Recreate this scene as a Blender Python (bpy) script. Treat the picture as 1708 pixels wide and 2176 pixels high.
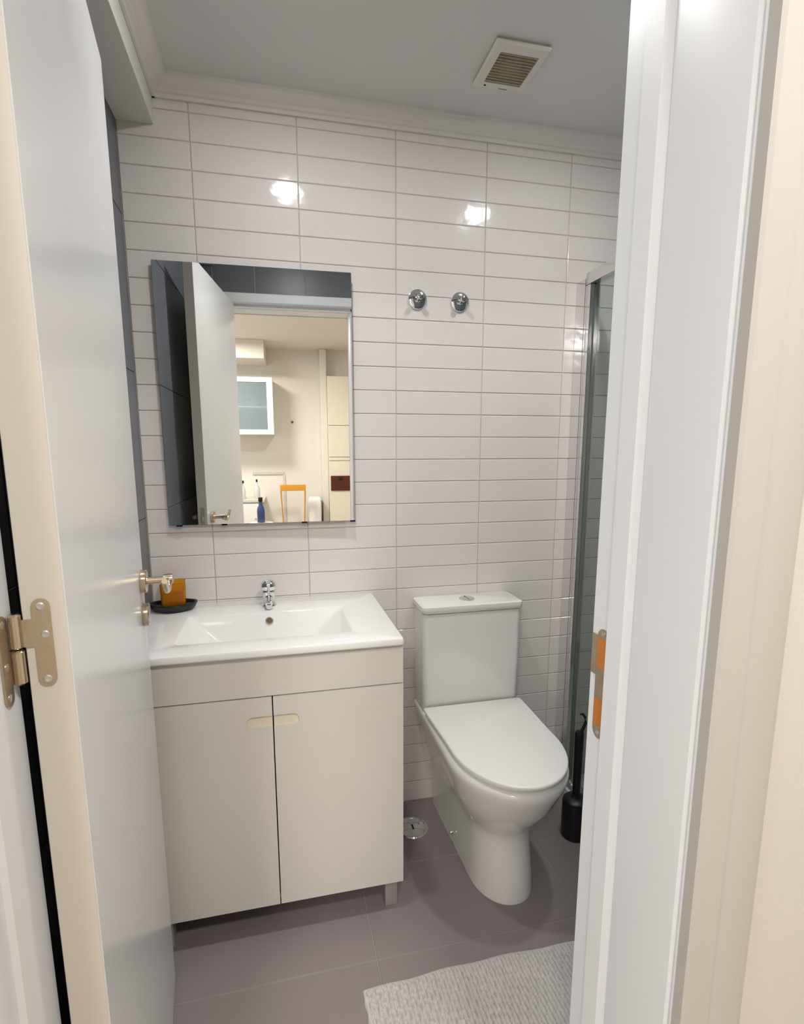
import bpy, bmesh, math, random
from mathutils import Vector, Matrix
random.seed(7)
for o in list(bpy.data.objects):
    bpy.data.objects.remove(o)
scene = bpy.context.scene
COL = scene.collection
PI = math.pi

# ------------------------------------------------------------------ camera
def make_camera():
    yaw, pitch, roll = 0.2263, -0.1618, -0.0021
    F = Vector((math.sin(yaw)*math.cos(pitch), math.cos(yaw)*math.cos(pitch), math.sin(pitch)))
    R = Vector((math.cos(yaw), -math.sin(yaw), 0))
    U = R.cross(F)
    cr, sr = math.cos(roll), math.sin(roll)
    R, U = R*cr + U*sr, U*cr - R*sr
    cd = bpy.data.cameras.new('camera')
    cam = bpy.data.objects.new('camera', cd)
    COL.objects.link(cam)
    m = Matrix((R, U, -F)).transposed().to_4x4()
    m.translation = Vector((0.2033, -1.8319, 1.3582))
    cam.matrix_world = m
    cd.sensor_fit = 'VERTICAL'
    cd.sensor_height = 36.0
    cd.sensor_width = 36.0*1708/2176
    cd.lens = 36.0*1125.252/2176
    cd.shift_x = (854-841.2251)/2176
    cd.shift_y = (1143.3313-1088)/2176
    cd.clip_start = 0.02
    scene.camera = cam
make_camera()

# ------------------------------------------------------------------ world, exposure
w = bpy.data.worlds.new('world')
scene.world = w
w.use_nodes = True
w.node_tree.nodes['Background'].inputs[0].default_value = (0.9, 0.93, 1.0, 1)
w.node_tree.nodes['Background'].inputs[1].default_value = 0.02
vs = scene.view_settings
vs.view_transform = 'Standard'
vs.look = 'None'
vs.exposure = 1.36
vs.gamma = 1.0
vs.use_curve_mapping = False
DOWNLIGHT_L = 82.0      # radiance of the two bathroom downlights
DOWNLIGHT_W = 4.6       # beam power of each downlight
FILL_L = 60.0            # radiance of the fill lamp added before the doorway
KITCHEN_L = 46.0         # radiance of the kitchen ceiling lamp
WFILL_L = 1.2           # radiance of the added window pane that lifts the right jamb

# ------------------------------------------------------------------ materials
MATS = {}
def mat(name, col, rough=0.5, metal=0.0, var=0.03, vscale=6.0, bump=0.0, bscale=30.0, spec=0.5, coat=0.0,
        trans=0.0, ior=1.45, emit=None, estr=0.0, stretch=None):
    if name in MATS: return MATS[name]
    m = bpy.data.materials.new(name); MATS[name] = m
    m.use_nodes = True
    nt = m.node_tree; b = nt.nodes['Principled BSDF']
    c = (*col, 1)
    b.inputs['Base Color'].default_value = c
    b.inputs['Roughness'].default_value = rough
    b.inputs['Metallic'].default_value = metal
    b.inputs['Specular IOR Level'].default_value = spec
    b.inputs['Coat Weight'].default_value = coat
    b.inputs['Transmission Weight'].default_value = trans
    b.inputs['IOR'].default_value = ior
    g = nt.nodes.new('ShaderNodeNewGeometry')
    vec = g.outputs['Position']
    if stretch:
        mp = nt.nodes.new('ShaderNodeMapping'); mp.inputs['Scale'].default_value = stretch
        nt.links.new(vec, mp.inputs['Vector']); vec = mp.outputs['Vector']
    if var > 0:
        n = nt.nodes.new('ShaderNodeTexNoise'); n.inputs['Scale'].default_value = vscale
        n.inputs['Detail'].default_value = 4
        nt.links.new(vec, n.inputs['Vector'])
        mx = nt.nodes.new('ShaderNodeMix'); mx.data_type = 'RGBA'
        mx.inputs['A'].default_value = (*[max(0, x*(1-var)) for x in col], 1)
        mx.inputs['B'].default_value = (*[min(1, x*(1+var)) for x in col], 1)
        nt.links.new(n.outputs['Fac'], mx.inputs['Factor'])
        nt.links.new(mx.outputs['Result'], b.inputs['Base Color'])
    if bump > 0:
        n2 = nt.nodes.new('ShaderNodeTexNoise'); n2.inputs['Scale'].default_value = bscale
        n2.inputs['Detail'].default_value = 2
        nt.links.new(vec, n2.inputs['Vector'])
        bp = nt.nodes.new('ShaderNodeBump'); bp.inputs['Strength'].default_value = bump
        bp.inputs['Distance'].default_value = 0.004
        nt.links.new(n2.outputs['Fac'], bp.inputs['Height'])
        nt.links.new(bp.outputs['Normal'], b.inputs['Normal'])
    if emit:
        b.inputs['Emission Color'].default_value = (*emit, 1)
        b.inputs['Emission Strength'].default_value = estr
    return m

def srgb(r, g, b):
    f = lambda v: (v/255/12.92) if v/255 <= 0.04045 else ((v/255+0.055)/1.055)**2.4
    return (f(r), f(g), f(b))

M_TILE = mat('white_glazed_tile', srgb(231, 225, 222), 0.10, var=0.02, vscale=3, bump=0.26, bscale=20)
M_GROUT = mat('wall_grout', srgb(198, 188, 180), 0.9, var=0.08, vscale=20)
M_DTILE = mat('dark_slate_tile', srgb(106, 109, 115), 0.36, var=0.10, vscale=5, bump=0.05, bscale=40)
M_DGROUT = mat('dark_grout', srgb(70, 70, 72), 0.9)
M_FTILE = mat('grey_floor_tile', srgb(138, 129, 129), 0.36, var=0.07, vscale=4, bump=0.03, bscale=80)
M_FGROUT = mat('floor_grout', srgb(154, 147, 144), 0.9)
M_CEIL = mat('ceiling_paint', srgb(219, 221, 219), 0.8, var=0.02, vscale=2)
M_CROWN = mat('crown_plaster', srgb(224, 220, 216), 0.55, var=0.03, vscale=8)
M_DOOR = mat('white_satin_paint', srgb(222, 222, 223), 0.22, var=0.015, vscale=3, bump=0.02, bscale=10, stretch=(1, 1, .15))
M_FRAME = mat('white_gloss_frame', srgb(227, 229, 232), 0.34, var=0.015, vscale=3, bump=0.04, bscale=14, stretch=(1, 1, .1))
M_EDGE = mat('door_edge_paint', srgb(206, 200, 190), 0.4, var=0.03, vscale=5)
M_CASE = mat('beige_casing_paint', srgb(180, 176, 171), 0.6, var=0.03, vscale=5)
M_HALL = mat('hall_wall_paint', srgb(200, 196, 190), 0.8, var=0.03, vscale=6, bump=0.1, bscale=90)
M_CERAMIC = mat('white_ceramic', srgb(238, 237, 235), 0.06, var=0.0, coat=0.3)
M_PLASTIC = mat('white_plastic', srgb(240, 239, 236), 0.25, var=0.0)
M_CREAM = mat('cream_lacquer', srgb(230, 226, 219), 0.45, var=0.02, vscale=4)
M_CREAM2 = mat('pale_cream_recess', srgb(236, 226, 207), 0.5, var=0.02)
M_CHROME = mat('chrome', (0.82, 0.83, 0.85), 0.06, metal=1.0, var=0.0)
M_ALU = mat('polished_aluminium', (0.78, 0.78, 0.78), 0.12, metal=1.0, var=0.0)
M_NICKEL = mat('satin_nickel', srgb(205, 190, 170), 0.25, metal=1.0, var=0.05, vscale=30)
M_HINGE = mat('aged_hinge_steel', srgb(190, 174, 150), 0.36, metal=0.9, var=0.22, vscale=45)
M_SCREW = mat('steel_screw', srgb(205, 203, 198), 0.3, metal=0.9, var=0.1, vscale=60)
M_OVER = mat('dull_bronze', srgb(92, 80, 70), 0.4, metal=0.4, var=0.1)
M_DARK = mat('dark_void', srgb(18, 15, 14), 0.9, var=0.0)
M_BLACK = mat('black_plastic', srgb(22, 19, 24), 0.4, var=0.0)
M_SLATE = mat('black_stone', srgb(30, 30, 36), 0.35, var=0.2, vscale=60, bump=0.2, bscale=120)
M_MIRROR = mat('silver_mirror', (0.90, 0.91, 0.90), 0.0, metal=1.0, var=0.0)
M_MEDGE = mat('mirror_edge', srgb(120, 128, 124), 0.3, var=0.1)
M_BACKB = mat('backing_board', srgb(168, 150, 130), 0.8, var=0.1, vscale=20)
M_WOOD = mat('raw_orange_wood', srgb(196, 120, 48), 0.6, var=0.2, vscale=40, stretch=(1, 1, .2))
M_AMBER = mat('amber_glass', srgb(250, 192, 52), 0.05, var=0.0, trans=0.85, ior=1.25)
M_AMBERIN = mat('amber_wax', srgb(166, 88, 12), 0.4, var=0.1, vscale=40)
M_GLASS = mat('shower_glass', (0.72, 0.80, 0.78), 0.02, var=0.0, trans=1.0, ior=1.45)
M_RUBBER = mat('grey_seal', srgb(110, 112, 112), 0.5, var=0.05)
M_MAT = mat('grey_bath_mat', srgb(198, 193, 191), 0.95, var=0.14, vscale=9, bump=0.3, bscale=300)
M_VENT = mat('vent_plastic', srgb(222, 219, 210), 0.4, var=0.03)
M_DUST = mat('dusty_slat', srgb(186, 176, 150), 0.8, var=0.25, vscale=50)
M_LEG = mat('grey_leg', srgb(176, 170, 164), 0.35, metal=0.3, var=0.03)
M_KWALL = mat('kitchen_wall', srgb(228, 222, 211), 0.8, var=0.02)
M_KWHITE = mat('kitchen_white', srgb(236, 234, 228), 0.4, var=0.02)
M_KCREAM = mat('kitchen_cream', srgb(232, 226, 206), 0.45, var=0.02)
M_ORANGE = mat('orange_beech', srgb(214, 150, 52), 0.45, var=0.12, vscale=20, stretch=(.2, 1, 1))
M_BROWN = mat('dark_brown_wood', srgb(84, 34, 20), 0.4, var=0.35, vscale=25, stretch=(1, 1, .2))
M_BLUEG = mat('blue_bottle_glass', srgb(62, 84, 132), 0.08, var=0.0, trans=0.35)
M_TEAL = mat('teal_bowl', srgb(60, 170, 176), 0.3, var=0.05)
M_FROST = mat('frosted_cabinet_glass', srgb(150, 165, 165), 0.12, var=0.0, trans=0.85)
M_CABIN = mat('cabinet_inside', srgb(150, 156, 156), 0.6, var=0.05)
M_KFLOOR = mat('kitchen_floor', srgb(176, 160, 140), 0.4, var=0.1, vscale=3)
M_TRAY = mat('shower_tray_acrylic', srgb(226, 226, 224), 0.3, var=0.0)
M_CLEAR = mat('clear_bottle', srgb(225, 226, 222), 0.15, var=0.0, trans=0.2)
def clear_pane(name, tint, rough=0.0, haze=None):
    m = bpy.data.materials.new(name); m.use_nodes = True
    nt = m.node_tree; nt.nodes.clear()
    t_ = nt.nodes.new('ShaderNodeBsdfTransparent'); t_.inputs[0].default_value = (*tint, 1)
    src = t_.outputs[0]
    if haze:
        d_ = nt.nodes.new('ShaderNodeBsdfDiffuse'); d_.inputs[0].default_value = (*haze[0], 1)
        m0 = nt.nodes.new('ShaderNodeMixShader'); m0.inputs[0].default_value = haze[1]
        nt.links.new(src, m0.inputs[1]); nt.links.new(d_.outputs[0], m0.inputs[2]); src = m0.outputs[0]
    g_ = nt.nodes.new('ShaderNodeBsdfGlossy'); g_.inputs['Roughness'].default_value = rough
    f_ = nt.nodes.new('ShaderNodeFresnel'); gm = nt.nodes.new('ShaderNodeNewGeometry')
    mr = nt.nodes.new('ShaderNodeMapRange'); mr.inputs['To Min'].default_value = 1.45; mr.inputs['To Max'].default_value = 1/1.45
    nt.links.new(gm.outputs['Backfacing'], mr.inputs['Value']); nt.links.new(mr.outputs['Result'], f_.inputs[0])
    mx = nt.nodes.new('ShaderNodeMixShader')
    nt.links.new(f_.outputs[0], mx.inputs[0]); nt.links.new(src, mx.inputs[1]); nt.links.new(g_.outputs[0], mx.inputs[2])
    o_ = nt.nodes.new('ShaderNodeOutputMaterial'); nt.links.new(mx.outputs[0], o_.inputs[0])
    return m
M_GLASS = clear_pane('shower_glass_pane', (.86, .91, .89), 0.0, ((.5, .55, .53), .06))
M_FROST = clear_pane('cabinet_glass_pane', (.80, .86, .87), 0.05, ((.45, .52, .54), .30))
def emission(name, col, s):
    m = bpy.data.materials.new(name); m.use_nodes = True
    nt = m.node_tree; nt.nodes.clear()
    e = nt.nodes.new('ShaderNodeEmission'); e.inputs[0].default_value = (*col, 1); e.inputs[1].default_value = s
    o = nt.nodes.new('ShaderNodeOutputMaterial'); nt.links.new(e.outputs[0], o.inputs[0])
    return m
M_LED = emission('downlight_led', (1.0, 0.995, 0.985), DOWNLIGHT_L)
M_FILL = emission('doorway_fill', (1.0, 0.97, 0.93), FILL_L)
M_WFILL = emission('window_fill', (0.86, 0.95, 1.08), WFILL_L)
M_KLAMP = emission('kitchen_lamp', (1.0, 0.96, 0.90), KITCHEN_L)

# ------------------------------------------------------------------ helpers
def link(name, me, parent=None, loc=None, rot=None):
    o = bpy.data.objects.new(name, me); COL.objects.link(o)
    if parent is not None: o.parent = parent
    if loc is not None: o.location = loc
    if rot is not None: o.rotation_euler = rot
    return o
def finish(bm, ang=35):
    bmesh.ops.recalc_face_normals(bm, faces=bm.faces[:])
    for f in bm.faces: f.smooth = True
    for e in bm.edges:
        if len(e.link_faces) == 2:
            e.smooth = e.calc_face_angle(0) < math.radians(ang)
        else: e.smooth = False
def obj(name, bm, m, parent=None, ang=35, loc=None, rot=None, smooth=True):
    if smooth: finish(bm, ang)
    me = bpy.data.meshes.new(name); bm.to_mesh(me); bm.free()
    me.materials.append(m)
    o = link(name, me, parent, loc, rot)
    if BEV[0]:
        BEV[0] = False
        wn = o.modifiers.new('weighted_normals', 'WEIGHTED_NORMAL'); wn.keep_sharp = True
    return o
def tag(o, label, cat=None, group=None, kind=None):
    o['label'] = label
    if cat: o['category'] = cat
    if group: o['group'] = group
    if kind: o['kind'] = kind
    return o
def thing(name, label, cat, loc=(0, 0, 0), rotz=0, group=None, kind=None):
    o = link(name, None, None, loc, (0, 0, rotz))
    o.empty_display_size = 0.05
    return tag(o, label, cat, group, kind)
def struct(o, label):
    return tag(o, label, None, None, 'structure')
def copy_tree(o, parent=None, suffix_label=None):
    c = o.copy(); COL.objects.link(c); c.parent = parent
    for ch in o.children: copy_tree(ch, c)
    return c
BEV = [False]
def box(bm, x0, x1, y0, y1, z0, z1, bev=0.0, seg=2):
    vs_ = [bm.verts.new((x, y, z)) for z in (z0, z1) for y in (y0, y1) for x in (x0, x1)]
    q = [(0, 2, 3, 1), (4, 5, 7, 6), (0, 1, 5, 4), (2, 6, 7, 3), (0, 4, 6, 2), (1, 3, 7, 5)]
    fs = [bm.faces.new([vs_[i] for i in f]) for f in q]
    if bev > 0:
        BEV[0] = True
        es = set(e for f in fs for e in f.edges)
        bmesh.ops.bevel(bm, geom=list(es), offset=bev, segments=seg, profile=0.5, affect='EDGES')
def bx(*a, **k):
    bm = bmesh.new(); box(bm, *a, **k); return bm
def lathe(bm, prof, n=32, M=None, cap=True):
    rings = []
    for r, z in prof:
        ring = []
        for i in range(n):
            a = 2*PI*i/n
            v = Vector((r*math.cos(a), r*math.sin(a), z))
            ring.append(bm.verts.new(M @ v if M else v))
        rings.append(ring)
    for a, b in zip(rings, rings[1:]):
        for i in range(n):
            bm.faces.new((a[i], a[(i+1) % n], b[(i+1) % n], b[i]))
    if cap:
        bm.faces.new(rings[0][::-1]); bm.faces.new(rings[-1])
def lat(prof, n=32, M=None, cap=True):
    bm = bmesh.new(); lathe(bm, prof, n, M, cap); return bm
def tube(bm, pts, rad, n=12, cap=True):
    pts = [Vector(p) for p in pts]
    rings = []
    up = Vector((0, 0, 1))
    for i, p in enumerate(pts):
        if i == 0: t = pts[1]-p
        elif i == len(pts)-1: t = p-pts[i-1]
        else: t = pts[i+1]-pts[i-1]
        t.normalize()
        a = t.cross(up)
        if a.length < 1e-3: a = t.cross(Vector((1, 0, 0)))
        a.normalize(); b = a.cross(t)
        r = rad[i] if isinstance(rad, (list, tuple)) else rad
        if isinstance(r, tuple): ra, rb = r
        else: ra = rb = r
        rings.append([bm.verts.new(p + a*ra*math.cos(2*PI*k/n) + b*rb*math.sin(2*PI*k/n)) for k in range(n)])
    for a, b in zip(rings, rings[1:]):
        for k in range(n):
            bm.faces.new((a[k], a[(k+1) % n], b[(k+1) % n], b[k]))
    if cap:
        bm.faces.new(rings[0][::-1]); bm.faces.new(rings[-1])
def loft(bm, loops, cap0=True, cap1=True):
    rings = [[bm.verts.new(p) for p in L] for L in loops]
    n = len(rings[0])
    for a, b in zip(rings, rings[1:]):
        for i in range(n):
            bm.faces.new((a[i], a[(i+1) % n], b[(i+1) % n], b[i]))
    if cap0: bm.faces.new(rings[0][::-1])
    if cap1: bm.faces.new(rings[-1])
    return rings
def prism(bm, poly, axis, a, b):
    """extrude a 2-D polygon; axis = extrusion axis; poly in the two other axes in order"""
    def P(u, v, t):
        return {'x': (t, u, v), 'y': (u, t, v), 'z': (u, v, t)}[axis]
    A = [bm.verts.new(P(u, v, a)) for u, v in poly]; B = [bm.verts.new(P(u, v, b)) for u, v in poly]
    n = len(poly)
    for i in range(n):
        bm.faces.new((A[i], A[(i+1) % n], B[(i+1) % n], B[i]))
    bm.faces.new(A[::-1]); bm.faces.new(B)
def stadium(cx, cy, w_, h_, n=10, vertical=True):
    pts = []
    r = (w_ if vertical else h_)/2; L = ((h_ if vertical else w_)/2 - r)
    for i in range(n+1):
        a = PI*i/n
        pts.append((cx + r*math.cos(a), cy + L + r*math.sin(a)) if vertical else (cx - L - r*math.sin(a), cy + r*math.cos(a)))
    for i in range(n+1):
        a = PI*i/n
        pts.append((cx - r*math.cos(a), cy - L - r*math.sin(a)) if vertical else (cx + L + r*math.sin(a), cy - r*math.cos(a)))
    return pts

# ------------------------------------------------------------------ setting
X0, X1 = -0.2, 2.0            # bathroom left / right wall faces
YF = -1.235                   # bathroom face of the front wall
YH = -1.43                    # kitchen face of that wall
ZC = 2.42                     # ceiling
TW, TH, TZ = 0.3135, 0.078, 0.9407

def tile_mesh(name, wx, hz, th=0.0055, ch=0.0014, m=None):
    """a wall tile lying in x-z, front towards -y at y=0; chamfered front edge"""
    bm = bmesh.new()
    L0 = [(-wx/2, th, -hz/2), (wx/2, th, -hz/2), (wx/2, th, hz/2), (-wx/2, th, hz/2)]
    L1 = [(x, ch, z) for x, _, z in L0]
    L2 = [(x*(1-2*ch/wx), 0, z*(1-2*ch/hz)) for x, _, z in L0]
    loft(bm, [L0, L1, L2])
    finish(bm, 10)
    me = bpy.data.meshes.new(name); bm.to_mesh(me); bm.free(); me.materials.append(m or M_TILE)
    return me
TMESH = {}
def wall_tiles(parent, xs, zs, place, gap, m, key):
    for i in range(len(xs)-1):
        for j in range(len(zs)-1):
            wx = xs[i+1]-xs[i]-gap; hz = zs[j+1]-zs[j]-gap
            if wx < 0.004 or hz < 0.004: continue
            k = (key, round(wx, 4), round(hz, 4))
            if k not in TMESH: TMESH[k] = tile_mesh('tile', wx, hz, m=m)
            o = link('tile', TMESH[k], parent)
            place(o, (xs[i]+xs[i+1])/2, (zs[j]+zs[j+1])/2)
            o.rotation_euler.x += random.gauss(0, 0.0012); o.rotation_euler.z += random.gauss(0, 0.0006)

# floor
bm = bx(X0-.05, X1+.05, YF-.01, .05, -.06, -.0018)
floor = struct(obj('floor', bm, M_FGROUT), 'grey tiled bathroom floor')
fx = [X0]+[.427+k*.628 for k in range(-1, 4) if X0 < .427+k*.628 < X1]+[X1]
fy = [0]+[-.306-.314*k for k in range(3)]+[YF]
for i in range(len(fx)-1):
    for j in range(len(fy)-1):
        wx = fx[i+1]-fx[i]-.003; wy = fy[j]-fy[j+1]-.003
        k = ('floor', round(wx, 4), round(wy, 4))
        if k not in TMESH:
            b2 = bmesh.new(); ch = .0012
            L0 = [(-wx/2, -wy/2, -.0055), (wx/2, -wy/2, -.0055), (wx/2, wy/2, -.0055), (-wx/2, wy/2, -.0055)]
            L1 = [(x, y, -ch) for x, y, z in L0]; L2 = [(x-math.copysign(ch, x), y-math.copysign(ch, y), 0) for x, y, z in L0]
            loft(b2, [L0, L1, L2]); finish(b2, 10)
            me = bpy.data.meshes.new('tile'); b2.to_mesh(me); b2.free(); me.materials.append(M_FTILE); TMESH[k] = me
        link('tile', TMESH[k], floor, ((fx[i]+fx[i+1])/2, (fy[j]+fy[j+1])/2, 0))
# back wall
wall_back = struct(obj('wall_back', bx(X0-.06, X1+.06, .0022, .10, -.06, ZC+.02), M_GROUT), 'white brick-tiled back wall of the bathroom')
xs = [X0]+[k*TW for k in range(0, 7)]+[X1]
zs = [0.0]+[TZ+k*TH for k in range(-11, 19)]+[ZC-.005]
def pl_back(o, u, v): o.location = (u, 0, v)
wall_tiles(wall_back, xs, zs, pl_back, .0028, M_TILE, 'w')
# right wall (behind the shower)
wall_right = struct(obj('wall_right', bx(X1+.0022, X1+.10, YF-.05, .05, -.06, ZC+.02), M_GROUT), 'white tiled right wall inside the shower')
def pl_right(o, u, v): o.location = (X1, u, v); o.rotation_euler = (0, 0, PI/2+PI)
ys = [YF]+[-TW*k for k in range(3, 0, -1)]+[0]
wall_tiles(wall_right, ys, zs, pl_right, .0028, M_TILE, 'w')
# left wall, dark tiles
wall_left = struct(obj('wall_left', bx(X0-.10, X0-.0022, YF-.05, .05, -.06, ZC+.02), M_DGROUT), 'dark slate tiled left wall behind the door')
def pl_left(o, u, v): o.location = (X0, u, v); o.rotation_euler = (0, 0, PI/2)
zd = [0, .25, .70, 1.15, 1.60, 2.05, ZC-.005]
wall_tiles(wall_left, [YF, -.90, 0], zd, pl_left, .002, M_DTILE, 'd')
# front wall with the doorway
OX0, OX1, OZ = -.090, .636, 2.150     # rough opening
bm = bmesh.new()
box(bm, -1.65, OX0, YH, YF-.0022, -.06, 2.5)
box(bm, OX1, 2.1, YH, YF-.0022, -.06, 2.5)
box(bm, OX0, OX1, YH, YF-.0022, OZ, 2.5)
wall_front = struct(obj('wall_front', bm, M_HALL), 'beige wall around the bathroom doorway')
def pl_front(o, u, v): o.location = (u, YF, v); o.rotation_euler = (0, 0, PI)
dg = M_DTILE
wall_tiles(wall_front, [X0, OX0-.02], zd, pl_front, .002, dg, 'd')
wall_tiles(wall_front, [OX1+.02, 1.0, 1.5, X1], zd, pl_front, .002, dg, 'd')
wall_tiles(wall_front, [OX0-.02, .1, .36, OX1+.02], [OZ+.02, ZC-.005], pl_front, .002, dg, 'd')
# ceiling and beam
ceiling = struct(obj('ceiling', bx(X0-.06, X1+.06, YF-.02, .06, ZC, ZC+.08), M_CEIL), 'plain pale bathroom ceiling')
BX, BZ = -.097, 2.300
beam = struct(obj('trim_2', bx(X0, BX, YF, 0.0, BZ, ZC, bev=.003), M_CROWN), 'white boxed beam along the left wall under the ceiling')
# crown moulding: profile (distance from wall d, drop below ceiling h)
prof = [(0, 0), (.047, 0), (.047, .006), (.041, .008), (.038, .015), (.030, .024), (.019, .030), (.016, .034),
        (.016, .038), (.010, .041), (.008, .047), (.008, .050), (0, .050)]
crown = thing('trim_1', 'stepped white crown moulding around the ceiling', None, kind='structure')
def moulding(poly, axis, a, b):
    bm = bmesh.new(); prism(bm, poly, axis, a, b); obj('moulding', bm, M_CROWN, crown, ang=20)
moulding([(-d-.0005, ZC-h) for d, h in prof], 'x', BX, X1)
moulding([(BX+.0005+d, ZC-h) for d, h in prof], 'y', YF, 0)
moulding([(X1-.0005-d, ZC-h) for d, h in prof], 'y', YF, 0)
moulding([(YF+.0005+d, ZC-h) for d, h in prof], 'x', BX, X1)

# door frame
frame = thing('trim_3', 'white moulded door frame of the bathroom doorway', None, kind='structure')
JL, JR, JZ = -.065, .611, 2.128       # rebate faces
YC = -1.4296                           # kitchen face of the casing
def jamb_profile(s, face, outer):
    """x-y outline: s=+1 right jamb (room side towards -x), face = rebate x, outer = rough opening x"""
    d = -s      # direction into the opening
    st = .012 if s > 0 else .004
    pts = [(outer, YF-.001), (face, YF-.001), (face, -1.275), (face+d*(st-.002), -1.275), (face+d*st, -1.277),
           (face+d*st, -1.306), (face+d*(st-.002), -1.310), (face+d*max(st-.0075, .0005), -1.313), (face+d*max(st-.0075, .0005), -1.317),
           (face+d*(st-.003), -1.321), (face+d*(st-.001), -1.327),
           (face+d*(st-.001), -1.419), (face+d*(st-.0035), -1.4215), (face+d*(st-.0035), -1.424), (face+d*(st-.001), -1.4265),
           (face+d*(st-.001), YC), (outer, YC)]
    return pts
for s, face, outer in ((1, JR, OX1), (-1, JL, OX0)):
    bm = bmesh.new(); prism(bm, jamb_profile(s, face, outer), 'z', 0, JZ)
    obj('jamb', bm, M_FRAME, frame, ang=25)
# head (same profile, in z): outline y-z
hp = [(y, 0) for y in ()]
hpts = [(YF-.001, OZ), (YF-.001, JZ), (-1.275, JZ), (-1.275, JZ-.012), (-1.306, JZ-.012), (-1.312, JZ-.004), (-1.317, JZ-.004), (-1.327, JZ-.011),
        (-1.419, JZ-.011), (-1.424, JZ-.009), (YC, JZ-.011), (YC, OZ)]
bm = bmesh.new(); prism(bm, hpts, 'x', OX0, OX1); obj('door_head', bm, M_FRAME, frame, ang=25)
# casings, both sides
def casing(poly, axis, a, b, m=M_FRAME):
    bm = bmesh.new(); prism(bm, poly, axis, a, b); return obj('casing', bm, m, frame, ang=25)
cw = .075
def cprof(x_in, sgn, y_face, out):
    # front outline of the casing: bead, flat, groove, flat
    o = out
    return [(x_in, y_face), (x_in, y_face+o*.012), (x_in+sgn*.003, y_face+o*.015), (x_in+sgn*.030, y_face+o*.016), (x_in+sgn*.032, y_face+o*.0135),
            (x_in+sgn*.035, y_face+o*.0135), (x_in+sgn*.038, y_face+o*.016), (x_in+sgn*.066, y_face+o*.018), (x_in+sgn*.074, y_face+o*.015),
            (x_in+sgn*cw, y_face+o*.010), (x_in+sgn*cw, y_face)]
casing(cprof(JR-.0115, 1, YH, -1), 'z', 0, JZ+cw-.01, M_CASE)
casing(cprof(JL+.0035, -1, YH, -1), 'z', 0, JZ+cw-.01, M_CASE)
casing([(YH, JZ-.0115), (YH-.015, JZ-.0115), (YH-.016, JZ+.03), (YH-.0135, JZ+.033), (YH-.016, JZ+.037), (YH-.017, JZ+.066), (YH, JZ+.069)], 'x', JL-.069, JR+.069, M_CASE)
# bathroom side: narrow flat casing
casing([(JR+.0005, YF-.0008), (JR+.0005, YF+.0045), (JR+.002, YF+.006), (JR+.042, YF+.008), (JR+.045, YF+.006), (JR+.045, YF-.0008)], 'z', 0, JZ+.046)
casing([(JL-.0005, YF-.0008), (JL-.0005, YF+.0045), (JL-.002, YF+.006), (JL-.042, YF+.008), (JL-.045, YF+.006), (JL-.045, YF-.0008)], 'z', 0, JZ+.046)
casing([(YF-.0008, JZ+.0005), (YF+.0045, JZ+.0005), (YF+.006, JZ+.002), (YF+.008, JZ+.042), (YF+.006, JZ+.045), (YF-.0008, JZ+.045)], 'x', JL-.045, JR+.045)
# strike plate on the right rebate
sp = []
pl = stadium(-1.2565, 1.057, .024, .150)
bm = bmesh.new(); prism(bm, pl, 'x', JR-.0018, JR+.001); plate = obj('strike_plate', bm, M_HINGE, frame); plate['label'] = 'worn steel strike plate'
bm = bx(JR-.0019, JR+.0005, -1.250, -1.233, 1.066, 1.121, bev=.001); obj('plate_lip', bm, M_HINGE, plate)
for za, zb in ((1.078, 1.118), (1.000, 1.036)):
    o = obj('latch_hole', bx(JR-.0024, JR, -1.2645, -1.2465, za, zb), M_WOOD, plate); o['label'] = 'cut-out showing raw orange wood'
for z in (1.1255, .989):
    M = Matrix.Translation((JR-.0018, -1.2565, z)) @ Matrix.Rotation(-PI/2, 4, 'Y')
    obj('screw', lat([(.0032, 0), (.0032, .0006), (.0020, .0011)], 14, M), M_SCREW, plate)

# kitchen / hall shell behind the camera
KX0, KX1, KY, KZ = -1.6, 1.9, -4.02, 2.40
struct(obj('floor_kitchen', bx(KX0, KX1, KY, YF-.01, -.06, -.002), M_KFLOOR), 'tan floor of the kitchen beyond the doorway')
struct(obj('ceiling_kitchen', bx(KX0-.1, KX1+.1, KY-.1, YH, KZ, KZ+.1), M_KWALL), 'warm cream kitchen ceiling seen in the mirror')
struct(obj('wall_kitchen_far', bx(KX0-.1, KX1+.1, KY-.1, KY, -.06, KZ), M_KWALL), 'cream kitchen wall seen in the mirror')
struct(obj('wall_kitchen_left', bx(KX0-.1, KX0, KY, YH, -.06, KZ), M_KWALL), 'cream side wall of the kitchen beside the counter')
struct(obj('wall_kitchen_right', bx(KX1, KX1+.1, KY, YH, -.06, KZ), M_KWALL), 'cream side wall of the kitchen past the tall cupboard')
fill_win = thing('fill_window_1', 'added unseen kitchen window with a glowing pane as cool fill light', None, (KX0, -2.5, 1.0), kind='structure')  # made-up window, out of view, added to brighten the right jamb
obj('pane', bx(.004, .008, -.52, .52, .03, 1.09), M_WFILL, fill_win, smooth=False)
bm = bmesh.new()
box(bm, .0005, .03, -.57, -.52, 0, 1.12); box(bm, .0005, .03, .52, .57, 0, 1.12); box(bm, .0005, .03, -.52, .52, 1.09, 1.12); box(bm, .0005, .03, -.52, .52, 0, .03); box(bm, .009, .03, -.02, .02, .03, 1.09)
obj('fill_window_frame', bm, M_KWHITE, fill_win, smooth=False)
struct(obj('trim_4', bx(KX0, .185, KY, KY+.45, 2.23, KZ, bev=.004), M_KWALL), 'cream boxed soffit above the glass-fronted wall cabinet')
struct(obj('trim_5', bx(.72, .79, KY, KY+.10, 0, KZ, bev=.012), M_KWALL), 'cream wall pilaster beside the tall cupboard')
bmt = bmesh.new()
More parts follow.
